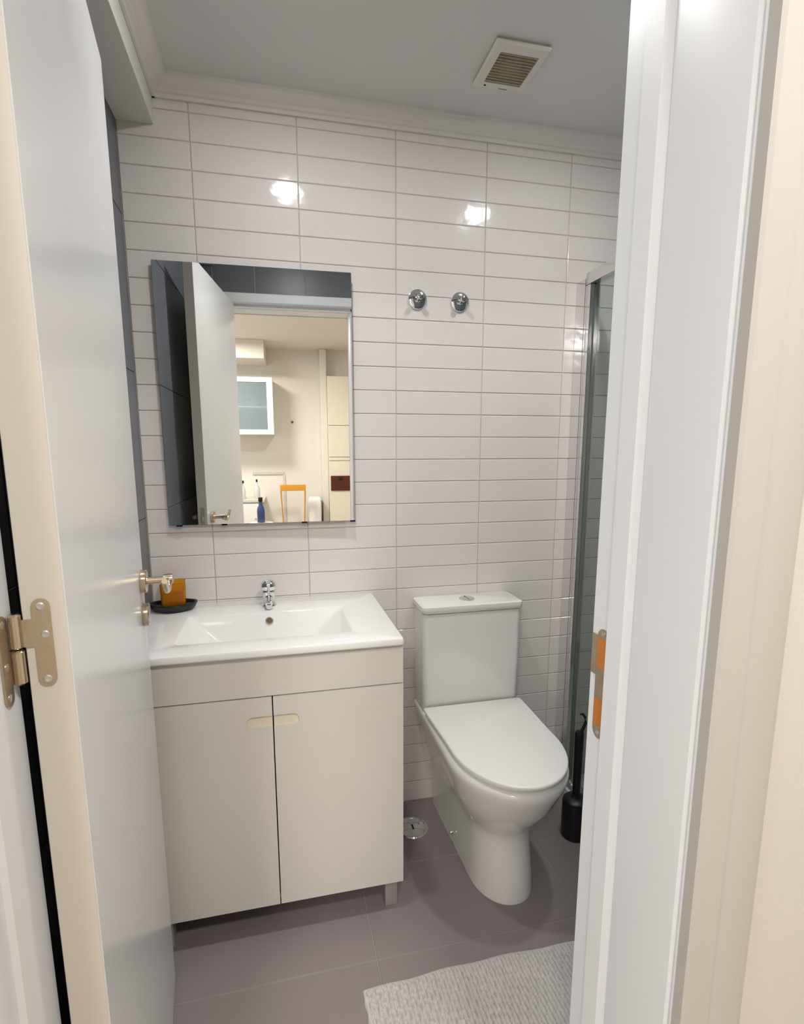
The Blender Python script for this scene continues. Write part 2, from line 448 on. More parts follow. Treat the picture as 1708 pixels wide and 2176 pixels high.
box(bmt, .0, .325, KY, KY+.012, 1.120, 1.150, bev=.003); box(bmt, .310, .335, KY, KY+.012, .60, 1.1195, bev=.003)
struct(obj('trim_6', bmt, M_EDGE), 'beige trim strip around the panel behind the counter')

# ------------------------------------------------------------------ the open door
A = Vector((-.012, -1.235)); B = Vector((-.095, -.553))
u = (B-A); DL = u.length
door = thing('door_1', 'white flush bathroom door standing open against the left wall', None, (A.x, A.y, 0), math.atan2(u.y, u.x), kind='structure')
DT, DZ0, DZ1 = .040, .008, 2.120
bm = bx(0, DL, 0, DT, DZ0, DZ1, bev=.0012, seg=1)
obj('leaf', bm, M_DOOR, door, smooth=False)
# cream painted edges
obj('edge_band', bx(-.0012, .0002, .0012, DT-.0012, DZ0+.001, DZ1-.001), M_EDGE, door, smooth=False)
e2 = obj('edge_band', bx(DL-.0002, DL+.0012, .0012, DT-.0012, DZ0+.001, DZ1-.001), M_EDGE, door, smooth=False)
# hinge (door-edge leaf, knuckle, jamb leaf) in door coordinates: edge face at x=0 looking to -x, y = thickness
hz = 1.164
hinge = thing('hinge', None, None); del hinge['label']; hinge.parent = door
def hinge_plate(cy, tab0, tab1, ztop, zbot, name):
    bm = bmesh.new()
    prism(bm, stadium(cy, hz, .0165, .094), 'x', -.0030, -.0008)
    prism(bm, [(tab0, zbot), (tab1, zbot), (tab1, ztop), (tab0, ztop)], 'x', -.0029, -.0009)
    p = obj(name, bm, M_HINGE, hinge)
    return p
dl = hinge_plate(.0225, .024, .0405, hz+.026, hz-.003, 'hinge_leaf')
dl['label'] = 'tarnished steel leaf screwed to the door edge'
for dz, dy in ((.039, 0), (.009, .002), (-.039, 0)):
    M = Matrix.Translation((-.0030, .0225-dy, hz+dz)) @ Matrix.Rotation(-PI/2, 4, 'Y')
    obj('screw', lat([(.0042, 0), (.0042, .0005), (.0030, .0012), (.0012, .0008)], 16, M), M_SCREW, dl)
ky, kx = .0465, -.0025
for za, zb in ((hz-.004, hz+.033), (hz-.042, hz-.005)):
    M = Matrix.Translation((kx, ky, 0))
    r = .0062
    obj('knuckle', lat([(r*.6, za), (r, za+.002), (r, zb-.002), (r*.6, zb)], 18, M), M_NICKEL, hinge)
# jamb leaf: on the left rebate face (world x = JL); built in world space as part of the frame
jl = thing('hinge_plate', None, None); del jl['label']; jl.parent = frame
bm = bmesh.new()
prism(bm, stadium(-1.2570, hz-.012, .0165, .094), 'x', JL+.0002, JL+.0024)
prism(bm, [(-1.255, hz-.040), (-1.238, hz-.040), (-1.238, hz-.006), (-1.255, hz-.006)], 'x', JL+.0003, JL+.0023)
obj('hinge_leaf', bm, M_HINGE, jl)
for dz in (-.050, -.018, .026):
    M = Matrix.Translation((JL+.0024, -1.2570, hz+dz)) @ Matrix.Rotation(PI/2, 4, 'Y')
    obj('screw', lat([(.0042, 0), (.0042, .0005), (.0030, .0012)], 16, M), M_SCREW, jl)
# handles on both faces
HX, HZ = DL-.058, 1.080
def handle(side):
    """side=+1: visible face (local -y), -1: wall face"""
    f = (lambda y: -y) if side > 0 else (lambda y: DT+y)
    h = thing('door_handle', None, None); del h['label']; h.parent = door
    sg = -1 if side > 0 else 1
    M = Matrix.Translation((HX, f(0), HZ)) @ Matrix.Rotation(PI/2 if side > 0 else -PI/2, 4, 'X')
    obj('rosette', lat([(.0245, 0), (.0255, .002), (.0250, .012), (.0225, .014), (.010, .0142)], 36, M), M_NICKEL, h)
    obj('neck', lat([(.0085, .008), (.0078, .02), (.0078, .052 if side > 0 else .024)], 20, M), M_NICKEL, h)
    d = .056 if side > 0 else .028
    L = .105
    pts, rad = [], []
    for i in range(19):
        t = i/18
        x = HX + .006 - L*t
        y = f(d)
        z = HZ - .012*math.sin(t*PI*1.25)*1.1 + (.022*max(0, t-.6)**1.0)
        pts.append((x, y, z)); rad.append((.0085-.0025*t, .0105-.005*t))
    bm = bmesh.new(); tube(bm, pts, rad, 14)
    obj('lever', bm, M_NICKEL, h)
    M2 = Matrix.Translation((HX+.004, f(d), HZ)) @ Matrix.Rotation(PI/2, 4, 'X')
    obj('lever_knuckle', lat([(.004, -.012), (.011, -.009), (.012, 0), (.011, .009), (.004, .012)], 20, M2), M_NICKEL, h)
    # thumb-turn rosette below
    k = thing('thumb_turn', None, None); del k['label']; k.parent = door
    M3 = Matrix.Translation((HX, f(0), HZ-.075)) @ Matrix.Rotation(PI/2 if side > 0 else -PI/2, 4, 'X')
    obj('rosette', lat([(.0245, 0), (.0255, .002), (.0250, .012), (.0225, .014), (.010, .0142)], 36, M3), M_NICKEL, k)
handle(1); handle(-1)
lp = obj('latch_plate', bx(DL+.0002, DL+.0026, .011, .029, HZ-.125, HZ+.045, bev=.0008), M_LEG, door)
obj('latch_bolt', bx(DL+.002, DL+.012, .015, .026, HZ-.010, HZ+.010, bev=.002), M_CHROME, lp)
obj('dead_bolt', bx(DL+.002, DL+.0045, .016, .025, HZ-.085, HZ-.062, bev=.001), M_CHROME, lp)

# ------------------------------------------------------------------ ceiling lights and fan
def downlight(x, y, label):
    t = thing('ceiling_light', label, 'ceiling light', (x, y, ZC), group='recessed bathroom downlights')
    obj('ring', lat([(.046, -.0002), (.060, -.0002), (.062, -.004), (.058, -.008), (.048, -.010), (.046, -.006), (.046, -.0003)], 40, None, cap=False), M_PLASTIC, t)
    bm = lat([(.0455, -.004), (.0445, -.008), (.0400, -.011), (.0300, -.0135), (.0180, -.0145), (.004, -.015)], 32)
    obj('diffuser', bm, M_LED, t)
    ld = bpy.data.lights.new('downlight_beam', 'SPOT'); ld.energy = DOWNLIGHT_W; ld.color = (1.0, 0.995, 0.985)
    ld.spot_size = math.radians(122); ld.spot_blend = 1.0; ld.shadow_soft_size = .035
    lo = bpy.data.objects.new('downlight_beam', ld); COL.objects.link(lo); lo.parent = t; lo.location = (0, 0, -.045)
downlight(.305, -.575, 'round recessed downlight above the washbasin side of the bathroom')
downlight(1.137, -.61, 'round recessed downlight above the shower side of the bathroom')
def ceiling_lamp(x, y, r, m, label):
    t = thing('ceiling_lamp', label, 'ceiling lamp', (x, y, KZ), group='round kitchen ceiling lamps')
    obj('rim', lat([(r+.005, -.0002), (r+.015, -.002), (r+.015, -.022), (r+.005, -.026), (r, -.022), (r, -.0003)], 40, None, cap=False), M_PLASTIC, t)
    bm = bmesh.new(); bmesh.ops.create_circle(bm, cap_ends=True, segments=40, radius=r, matrix=Matrix.Translation((0, 0, -.020))); obj('diffuser', bm, m, t)
ceiling_lamp(-.45, -2.95, .180, M_KLAMP, 'large round warm ceiling lamp in the middle of the kitchen')
ceiling_lamp(.64, -2.12, .120, M_FILL, 'small round fill lamp added out of view before the bathroom doorway')  # extra lamp, added unseen to lift the vanity front and door edge

fan = thing('extractor_fan', 'square off-white extractor fan grille with dusty slats in the ceiling', 'extractor fan', (.889, -.283, ZC))
fx0, fx1, fy0, fy1 = -.078, .077, -.089, .090
gx0, gx1, gy0, gy1 = -.053, .058, -.056, .062
bm = bmesh.new()
O0 = [(fx0, fy0, -.0065), (fx1, fy0, -.0065), (fx1, fy1, -.0065), (fx0, fy1, -.0065)]
O1 = [(x, y, -.0105) for x, y, z in O0]
O2 = [(x*.955, y*.955, -.014) for x, y, z in O0]
I1 = [(gx0, gy0, -.014), (gx1, gy0, -.014), (gx1, gy1, -.014), (gx0, gy1, -.014)]
I0 = [(x, y, -.001) for x, y, z in I1]
loft(bm, [[(x*.96, y*.96, z) for x, y, z in O0], O0, O1, O2, I1, I0], cap0=False, cap1=False)
obj('cover', bm, M_VENT, fan, ang=20)
bm = bmesh.new(); loft(bm, [[(x*.95, y*.95, -.0002) for x, y, z in O0], [(x*.95, y*.95, -.0064) for x, y, z in O0]], cap0=False, cap1=False); obj('neck', bm, M_DUST, fan)
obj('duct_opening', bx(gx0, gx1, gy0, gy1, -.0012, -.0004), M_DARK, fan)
obj('motor_hub', lat([(.027, -.001), (.027, -.0060), (.022, -.0076), (.006, -.0082)], 24, Matrix.Translation((.002, .003, 0))), M_VENT, fan)
ns = 11
for i in range(ns):
    y = gy0 + (i+.5)*(gy1-gy0)/ns
    bm = bmesh.new()
    prism(bm, [(y-.0016, -.0085), (y+.0010, -.0085), (y+.0018, -.0130), (y-.0008, -.0130)], 'x', gx0+.0003, gx1-.0003)
    obj('slat', bm, M_DUST, fan)
obj('screw', lat([(.003, -.0138), (.003, -.0150), (.001, -.0154)], 12, Matrix.Translation((-.045, .074, 0))), M_DARK, fan)
obj('clip_slot', bx(.0, .026, .079, .081, -.0143, -.0138), M_DARK, fan)

# ------------------------------------------------------------------ vanity
van = thing('vanity_cabinet', 'cream two-door vanity cabinet on legs under the washbasin', 'cabinet', (.17, -.24, 0))
def vp(name, bm, m, parent=None, **k):
    o = obj(name, bm, m, parent or van, **k); 
    if parent is None: o.location = (-.17, .24, 0)
    return o
VX0, VX1, VF = -.194, .536, -.475
VB, VS, VT = .092, .7195, .8345
bm = bmesh.new()
box(bm, VX0+.002, VX0+.018, VF+.021, -.004, VB+.001, VT); box(bm, VX1-.017, VX1-.001, VF+.021, -.004, VB+.001, VT)
box(bm, VX0+.018, VX1-.017, VF+.021, -.004, VB+.001, VB+.017); box(bm, VX0+.018, VX1-.017, -.014, -.004, VB+.017, VT)
vp('body', bm, M_CREAM)
vp('fascia', bx(VX0, VX1, VF, VF+.0185, VS+.0015, VT-.001, bev=.0015), M_CREAM)
SX = .1785
def vdoor(x0, x1, notch_at):
    r = .0165; zc = .6485; ln = .0675
    z0, z1 = VB, VS-.0015
    # outline with a half-stadium notch on the meeting edge
    pts = []
    if notch_at > 0:      # left door, notch on its right edge
        arc = [(x1-ln+r - r*math.sin(a), zc + r*math.cos(a)) for a in [PI*i/10 for i in range(11)]]   # from top over left to bottom
        pts = [(x0, z0), (x1, z0), (x1, zc-r)] + arc[::-1] + [(x1, zc+r), (x1, z1), (x0, z1)]
    else:
        arc = [(x0+ln-r + r*math.sin(a), zc + r*math.cos(a)) for a in [PI*i/10 for i in range(11)]]
        pts = [(x0, z0), (x1, z0), (x1, z1), (x0, z1), (x0, zc+r)] + arc + [(x0, zc-r)]
    bm = bmesh.new(); prism(bm, pts, 'y', VF, VF+.0095)
    d = vp('door', bm, M_CREAM, ang=25)
    back = bx(x0, x1, VF+.0095, VF+.0185, z0, z1)
    o = obj('door_back', back, M_CREAM, d)
    xa, xb = (x1-ln-.002, x1-.0003) if notch_at > 0 else (x0+.0003, x0+ln+.002)
    o = obj('finger_pull', bx(xa, xb, VF+.0075, VF+.0094, zc-r-.002, zc+r+.002), M_CREAM2, d)
    o['label'] = 'pale recessed finger pull'
vdoor(VX0, SX-.0016, 1); vdoor(SX+.0016, VX1, -1)
for x in (.4845, -.150):
    vp('leg', bx(x, x+.037, -.4575, -.4205, .0, VB, bev=.002), M_LEG)
    vp('leg', bx(x, x+.037, -.07, -.033, .0, VB, bev=.002), M_LEG)

# washbasin
def rrect(cx, cy, hx, hy, r, z, n=16):
    """rounded rectangle loop, 4n points, ccw"""
    pts = []
    for q, (sx, sy) in enumerate(((1, 1), (-1, 1), (-1, -1), (1, -1))):
        for i in range(n):
            a = PI/2*q + PI/2*i/(n-1)
            pts.append((cx+sx*(hx-r)+r*math.cos(a), cy+sy*(hy-r)+r*math.sin(a), z))
    return pts
sink = thing('washbasin', 'white ceramic rectangular washbasin top set on the vanity cabinet', 'washbasin', (.17, -.24, .8355))
SZ0, SZ1 = .8355, .8575
cx, cy, hx, hy = .168, -.2475, .3665, .2465
bm = bmesh.new()
loops = [rrect(cx, cy, hx-.004, hy-.004, .006, SZ0), rrect(cx, cy, hx, hy, .008, SZ0+.004), rrect(cx, cy, hx, hy, .008, SZ1-.006),
         rrect(cx, cy, hx-.002, hy-.002, .008, SZ1-.0018), rrect(cx, cy, hx-.006, hy-.006, .008, SZ1)]
bcx, bcy, bhx, bhy = .1695, -.2835, .236, .124
for ins, dz, r in ((-.004, 0, .012), (0, -.0012, .012), (.0035, -.006, .014)):
    loops.append(rrect(bcx, bcy, bhx-ins, bhy-ins, r, SZ1+dz))
# tapering side walls towards the bowl bottom
bbx, bby, bbhx, bbhy = .1695, -.290, .118, .090
for t in (.35, .7, .9, .98):
    q = t
    loops.append(rrect(bcx+(bbx-bcx)*q, bcy+(bby-bcy)*q, bhx-.0035+(bbhx-bhx)*q, bhy-.0035+(bbhy-bhy)*q, .014+.012*q, SZ1-.006-.100*t+(.005 if t > .95 else 0)))
loops.append(rrect(bbx, bby, bbhx-.03, bbhy-.02, .03, SZ1-.104))
loops.append(rrect(bbx, bby, .03, .03, .0299, SZ1-.108))
loft(bm, loops, cap0=False)
o = obj('basin', bm, M_CERAMIC, sink, ang=40); o.location = (-.17, .24, -.8355)
M = Matrix.Translation((.1745, -.1716, .8318)) @ Matrix.Rotation(math.radians(68), 4, 'X')
bm = lat([(.0085, -.004), (.0085, .0026), (.0095, .0036), (.0118, .0030), (.0124, -.001)], 24, M, cap=False)
o = obj('overflow_ring', bm, M_HINGE, sink); o.location = (-.17, .24, -.8355)
o = obj('overflow_hole', lat([(.0086, -.003), (.0086, .0026)], 20, M), M_OVER, sink); o.location = (-.17, .24, -.8355)
M = Matrix.Translation((bbx, bby, SZ1-.1075))
o = obj('drain', lat([(.030, 0), (.029, .002), (.018, .0028)], 28, M), M_CHROME, sink); o.location = (-.17, .24, -.8355)

# faucet
fau = thing('faucet', 'small chrome single-lever mixer tap on the washbasin', 'faucet', (.1745, -.088, SZ1))
obj('base', lat([(.0245, 0), (.025, .002), (.0235, .005), (.0215, .007)], 32), M_CHROME, fau)
obj('body', lat([(.0215, .006), (.0195, .018), (.0195, .040), (.0215, .050), (.0205, .0525)], 32), M_CHROME, fau)
bm = bmesh.new()
tube(bm, [(0, .002, .024), (0, -.014, .028), (0, -.030, .029), (0, -.050, .025), (0, -.060, .020)], [(.013, .012), (.0135, .0115), (.013, .010), (.0125, .0085), (.0115, .007)], 20)
obj('spout', bm, M_CHROME, fau)
obj('aerator', lat([(.009, .010), (.0095, .012), (.0095, .022)], 20, Matrix.Translation((0, -.054, -.004))), M_CHROME, fau)
cap = obj('lever_cap', lat([(.0200, .0530), (.0240, .058), (.0255, .066), (.0240, .076), (.0170, .0835), (.006, .0865)], 32), M_CHROME, fau)
bm = bmesh.new(); tube(bm, [(0, .004, .076), (0, -.010, .084), (0, -.022, .089), (0, -.036, .092)], [(.0150, .006), (.0140, .0045), (.0125, .004), (.0105, .003)], 16)
obj('lever', bm, M_CHROME, cap)

# soap dish and amber glass
dish = thing('soap_dish', 'black stone boat-shaped dish on the left end of the washbasin', 'dish', (-.1235, -.072, SZ1))
bm = bmesh.new()
def boat(sx, sy, z, n=40):
    return [(sx*math.cos(2*PI*i/n), sy*math.sin(2*PI*i/n)*(1-.25*abs(math.cos(2*PI*i/n))**2), z+.004*abs(math.cos(2*PI*i/n))**3*(z > .01)) for i in range(n)]
loft(bm, [boat(.056, .038, 0), boat(.066, .046, .009), boat(.0735, .052, .0215), boat(.0725, .051, .0245), boat(.068, .0475, .0230), boat(.063, .0450, .0150), boat(.050, .036, .0146)])
obj('bowl', bm, M_SLATE, dish)
amb = thing('candle_glass', 'square amber glass holder standing on the black dish', 'candle holder', (-.1215, -.072, SZ1+.0152), math.radians(8))
bm = bmesh.new()
L = [rrect(0, 0, .0335, .0300, .008, 0, 6), rrect(0, 0, .0360, .0325, .009, .004, 6), rrect(0, 0, .0375, .0350, .009, .076, 6), rrect(0, 0, .0365, .034, .008, .078, 6),
     rrect(0, 0, .0340, .0318, .007, .0765, 6), rrect(0, 0, .0322, .0290, .007, .008, 6)]
loft(bm, L)
obj('glass', bm, M_AMBER, amb)
bm = bmesh.new(); loft(bm, [rrect(0, 0, .0312, .0282, .006, .0085, 6), rrect(0, 0, .0325, .0298, .006, .050, 6), rrect(0, 0, .030, .028, .006, .0515, 6)])
o = obj('wax', bm, M_AMBERIN, amb); o['label'] = 'dark amber filling'

# mirror
mir = thing('wall_mirror', 'large frameless rectangular mirror on the white tiles above the washbasin', 'mirror', (.172, -.0065, 1.1235))
MX0, MX1, MZ0, MZ1 = -.128, .4725, 1.1235, 1.926
mir.rotation_euler = (0, 0, -0.020)
obj('backing', bx(MX0+.02-.172, MX1-.02-.172, -.012, -.0005, .015, MZ1-MZ0-.015), M_BACKB, mir)
obj('glass_body', bx(MX0-.172, MX1-.172, -.0168, -.0121, 0, MZ1-MZ0, bev=.0004, seg=1), M_MEDGE, mir, smooth=False)
obj('silvering', bx(MX0-.172+.0006, MX1-.172-.0006, -.0172, -.0169, .0006, MZ1-MZ0-.0006), M_MIRROR, mir, smooth=False)
for x, z in ((.02, -.004), (.16, -.004), (.42, -.004), (.585, -.004)):
    obj('clip', bx(MX0-.172+x, MX0-.172+x+.018, -.0185, -.010, -.0042, .0012, bev=.0005), M_DARK, mir)

# hooks
def hook(x, label):
    t = thing('wall_hook', label, 'hook', (x, 0, 1.865), group='round chrome wall hooks')
    R = Matrix.Rotation(PI/2, 4, 'X')
    obj('rosette', lat([(.0310, .0003), (.0325, .0012), (.0325, .0050), (.0310, .0078), (.0270, .0096), (.0180, .0112), (.0110, .0120), (.0095, .014)], 40, R), M_CHROME, t)
    obj('peg', lat([(.0092, .0125), (.0068, .018), (.0064, .032), (.0090, .036), (.0100, .041), (.0088, .045), (.004, .0465)], 28, R), M_CHROME, t)
hook(.700, 'round chrome wall hook nearer the mirror')
hook(.851, 'round chrome wall hook nearer the shower')

# ------------------------------------------------------------------ toilet
TCX = .8715
toi = thing('toilet', 'white close-coupled toilet with closed lid and skirted pedestal', 'toilet', (TCX, -.30, 0))
def tp(name, bm, m, parent=None, **k):
    o = obj(name, bm, m, parent or toi, **k)
    if parent is None: o.location = (0, .30, 0)
    return o
def dshape(hwb, hw, yb, ys, yf, z, p=2.0, n=24, rb=.02):
    """D outline: back edge at yb (half width hwb), straight sides to ys (hw), superellipse to yf"""
    pts = []
    # right side back corner -> front -> left
    for i in range(5):
        a = PI/2*(1-i/4)
        pts.append((hwb-rb+rb*math.cos(a), yb-rb+rb*math.sin(a), z))
    for i in range(1, 6):
        t = i/6
        e = t*t*(3-2*t)
        pts.append((hwb+(hw-hwb)*e, (yb-rb)+(ys-yb+rb)*t, z))
    for i in range(n+1):
        a = PI/2*i/n
        pts.append((hw*math.cos(a)**(2/p), ys+(yf-ys)*math.sin(a)**(2/p), z))
    right = pts
    left = [(-x, y, z_) for x, y, z_ in right[:-1]][::-1]
    return right+left
bm = bmesh.new()
lv = [  # z, hwb, hw, ys, yf, p
    (0.000, .106, .100, -.40, -.541, 2.1), (.012, .106, .100, -.40, -.541, 2.1), (.06, .107, .098, -.40, -.533, 2.1), (.12, .110, .095, -.395, -.520, 2.1),
    (.17, .116, .094, -.39, -.512, 2.1), (.200, .122, .097, -.39, -.511, 2.05), (.222, .127, .106, -.395, -.520, 2.0), (.25, .134, .122, -.40, -.542, 2.0),
    (.29, .145, .143, -.405, -.577, 2.0), (.33, .157, .159, -.41, -.605, 2.0), (.37, .168, .170, -.415, -.625, 2.0),
    (.400, .178, .1790, -.415, -.642, 2.0), (.418, .182, .1830, -.415, -.650, 2.0), (.428, .1825, .1835, -.415, -.651, 2.0), (.4345, .1810, .1815, -.415, -.649, 2.0), (.4385, .177, .177, -.415, -.644, 2.0), (.4400, .171, .171, -.415, -.638, 2.0)]
loft(bm, [dshape(hwb, hw, -.006, ys_, yf, z, p) for z, hwb, hw, ys_, yf, p in lv])
tp('bowl', bm, M_CERAMIC, ang=60)
# tank
def tank_loop(hx_, yb, yf, r, z):
    return rrect(0, (yb+yf)/2, hx_, (yb-yf)/2, r, z, 8)
bm = bmesh.new()
loft(bm, [tank_loop(.176, -.006, -.140, .018, .4405), tank_loop(.180, -.006, -.144, .02, .448), tank_loop(.1815, -.006, -.146, .02, .60), tank_loop(.1830, -.006, -.147, .02, .802)])
tp('tank', bm, M_CERAMIC, ang=50)
bm = bmesh.new()
loft(bm, [tank_loop(.1835, -.003, -.148, .016, .8045), tank_loop(.1870, -.003, -.1510, .018, .807), tank_loop(.1880, -.003, -.1525, .018, .820), tank_loop(.1870, -.004, -.1515, .017, .8285), tank_loop(.1800, -.008, -.146, .014, .8310)])
lid = tp('tank_lid', bm, M_CERAMIC, ang=50)
o = obj('flush_button', lat([(.029, .8308), (.029, .8335), (.026, .8355), (.004, .8358)], 32, Matrix.Translation((-.002, -.078, 0))), M_CHROME, lid); o['label'] = 'round chrome flush button'
obj('button_split', bx(-.0025, -.0015, -.104, -.052, .8350, .8363), M_DARK, o)
# seat ring and lid
bm = bmesh.new()
loft(bm, [dshape(.166, .163, -.172, -.42, -.630, .4402), dshape(.168, .1655, -.170, -.42, -.634, .442), dshape(.168, .1655, -.170, -.42, -.634, .4515), dshape(.160, .158, -.176, -.42, -.628, .4535)])
tp('seat', bm, M_PLASTIC, ang=50)
bm = bmesh.new()
loft(bm, [dshape(.178, .170, -.155, -.42, -.646, .4540, rb=.006), dshape(.1835, .1745, -.152, -.42, -.6525, .4560, rb=.007), dshape(.1840, .1750, -.1515, -.42, -.6535, .4620, rb=.007), dshape(.1825, .1735, -.1525, -.42, -.652, .4655, rb=.007), dshape(.179, .170, -.155, -.42, -.648, .4670, rb=.006)])
tp('seat_lid', bm, M_PLASTIC, ang=50)
for s in (-1, 1):
    tp('lid_hinge', bx(s*.150-.02, s*.150+.02, -.168, -.148, .4405, .4538, bev=.003), M_PLASTIC)
    M = Matrix.Translation((s*.1085, -.262, .050)) @ Matrix.Rotation(s*PI/2, 4, 'Y')
    tp('fixing_bolt', lat([(.0075, -.004), (.0078, .002), (.0065, .006), (.002, .0075)], 18, M), M_CHROME)

# ------------------------------------------------------------------ floor things
dr = thing('floor_drain', 'round chrome floor drain cover beside the vanity', 'floor drain', (.650, -.152, 0))
bm = lat([(.057, 0), (.0575, .004), (.054, .0075), (.048, .0065), (.046, .0045), (.036, .0052), (.018, .0072), (.004, .0076)], 44)
obj('cover', bm, M_CHROME, dr)
obj('slot', bx(-.0028, .0028, -.013, .013, .0070, .0081, bev=.0004), M_DARK, dr)
for a in (0.5, 2.6, 4.3):
    obj('rivet', lat([(.004, .0058), (.0035, .0082), (.001, .0088)], 10, Matrix.Translation((.029*math.cos(a), .029*math.sin(a), 0))), M_CHROME, dr)

br = thing('toilet_brush', 'black toilet brush in a round black holder beside the toilet', 'toilet brush', (1.206, -.312, 0))
obj('holder', lat([(.0430, 0), (.0455, .003), (.0455, .128), (.0445, .133), (.0425, .1335)], 40), M_BLACK, br)
o = obj('holder_lid', lat([(.0425, .134), (.0430, .139), (.036, .146), (.018, .150), (.016, .158)], 40), M_BLACK, br)
obj('collar', lat([(.0165, .1505), (.0170, .154), (.0125, .158)], 24), M_CHROME, o)
bm = lat([(.0125, .152), (.0135, .20), (.0155, .37), (.0155, .392), (.0130, .3965)], 24); h = obj('handle', bm, M_BLACK, br)
bm = bmesh.new(); tube(bm, [(.006, 0, .394), (.013, -.001, .410), (.020, -.002, .430), (.017, -.002, .450), (.008, -.001, .462), (-.002, 0, .463)], [.0065, .0055, .005, .0048, .0045, .003], 12)
obj('hanging_hook', bm, M_BLACK, h)

# bath mat: ribbed chenille, slightly crooked front edge
mx0, mx1, my0, my1 = .374, 1.02, -.697, -1.13
bmm = bmesh.new()
px_, py_ = .0105, .0140
nx = int((mx1-mx0)/px_*4); ny = int((my0-my1)/py_*4)
nx -= nx % 4; ny -= ny % 4
grid = []
for j in range(ny+1):
    row = []
    for i in range(nx+1):
        a = i/nx; b = j/ny
        x = mx0+(mx1-mx0)*a; y = my0+(my1-my0)*b
        yb = y + .010*math.sin(a*PI)*(1-b) + .002*math.sin(a*23)*(1-b)**4
        xb = x + .004*math.sin(b*5) + .0012*math.sin(b*60+i*.7)
        edge = min(i, nx-i, j, ny-j)
        rib = abs(math.sin(PI*(xb-mx0)/px_)); tuft = .55+.45*abs(math.sin(PI*(b*(my0-my1)/py_)+1.3*((i//4) % 2)))
        z = .0055+.0095*rib*tuft + .0012*math.sin(13*a+7*b)*math.sin(9*b)
        if edge == 0: z = .0005
        elif edge <= 2: z = .0085
        row.append(bmm.verts.new((xb, yb, z)))
    grid.append(row)
for j in range(ny):
    for i in range(nx):
        bmm.faces.new((grid[j][i], grid[j+1][i], grid[j+1][i+1], grid[j][i+1]))
rim_ = [v for v in grid[0]]+[r[-1] for r in grid[1:]]+[v for v in grid[-1][-2::-1]]+[r[0] for r in grid[-2:0:-1]]
bmm.faces.new(rim_[::-1])
finish(bmm, 80)
me = bpy.data.meshes.new('bath_mat'); bmm.to_mesh(me); bmm.free(); me.materials.append(M_MAT)
tag(link('bath_mat', me), 'pale grey ribbed bath mat on the floor before the toilet', 'bath mat')

# ------------------------------------------------------------------ shower
sx0, sx1 = 1.296, 1.338
sc = thing('shower_screen', 'framed glass shower screen with polished aluminium profiles right of the toilet', 'shower screen', (1.317, 0, 0))
def shp(name, bm, m, **k):
    o = obj(name, bm, m, sc, **k); o.location = (-1.317, 0, 0); return o
SY1 = YF+.02
tray_h = .030
shp('wall_profile', bx(sx0, sx1, -.056, -.001, tray_h, 1.955, bev=.0006), M_ALU)
shp('side_profile', bx(sx0+.0006, sx1-.002, -.088, -.057, tray_h+.002, 1.930, bev=.001), M_ALU)
shp('seal', bx(sx0+.020, sx1-.010, -.094, -.0885, tray_h+.03, 1.930), M_RUBBER)
shp('top_rail', bx(sx0, sx1, SY1, -.0565, 1.931, 1.972, bev=.003), M_ALU)
shp('bottom_rail', bx(sx0+.004, sx1, SY1, -.0885, tray_h+.0005, tray_h+.028, bev=.003), M_ALU)
o = shp('glass_panel', bx(sx0+.018, sx0+.024, -.72, -.0945, tray_h+.0285, 1.930), M_GLASS, smooth=False)
shp('glass_panel', bx(sx0+.028, sx0+.034, SY1, -.66, tray_h+.0285, 1.930), M_GLASS, smooth=False)
tr = thing('shower_tray', 'low white shower tray beneath the glass screen', 'shower tray', (1.66, -.6, 0))
bm = bmesh.new()
loft(bm, [rrect(0, 0, .339, .588, .01, 0, 6), rrect(0, 0, .339, .588, .01, tray_h-.003, 6), rrect(0, 0, .336, .585, .01, tray_h, 6), rrect(0, 0, .285, .535, .03, tray_h, 6), rrect(0, 0, .275, .525, .03, tray_h-.012, 6), rrect(0, 0, .06, .06, .03, tray_h-.018, 6)])
o = obj('basin', bm, M_TRAY, tr, ang=30); o.location = (-.027, -.020, 0)

# ------------------------------------------------------------------ kitchen things seen in the mirror
FW = KY            # far wall face
cab = thing('wall_cabinet', 'white wall cabinet with a glass door and teal bowl inside, reflected in the mirror', 'cabinet', (.05, FW, 1.53))
def kp(root, name, bm, m, parent=None, **k):
    o = obj(name, bm, m, parent or root, **k)
    if parent is None: o.location = -Vector(root.location)
    return o
cy0, cy1 = FW+.001, FW+.30
bm = bmesh.new()
for a in ((-.30, .246, cy0, cy0+.012, 1.53, 2.075), (-.30, -.284, cy0+.012, cy1, 1.53, 2.075), (.230, .246, cy0+.012, cy1, 1.53, 2.075),
          (-.284, .230, cy0+.012, cy1, 1.53, 1.546), (-.284, .230, cy0+.012, cy1, 2.059, 2.075)): box(bm, *a)
kp(cab, 'carcass', bm, M_KWHITE)
kp(cab, 'back_lining', bx(-.284, .230, cy0+.0122, cy0+.014, 1.547, 2.058), M_CABIN)
kp(cab, 'shelf', bx(-.284, .230, cy0+.014, cy1-.01, 1.790, 1.803), M_KWHITE)
bm = bmesh.new()
for a in ((-.30, -.245, cy1, cy1+.018, 1.53, 2.075), (.190, .246, cy1, cy1+.018, 1.53, 2.075), (-.245, .190, cy1, cy1+.018, 1.53, 1.575), (-.245, .190, cy1, cy1+.018, 2.030, 2.075)): box(bm, *a)
d = kp(cab, 'door', bm, M_KWHITE)
obj('pane', bx(-.245, .190, cy1+.006, cy1+.010, 1.575, 2.030), M_FROST, d)
bw = thing('bowl', 'teal bowl on the shelf of the glass-fronted kitchen cabinet', 'bowl', (.06, FW+.16, 1.8035))
obj('dish', lat([(.03, 0), (.045, .004), (.085, .03), (.105, .055), (.102, .056), (.08, .033), (.04, .009), (.005, .007)], 36), M_TEAL, bw)

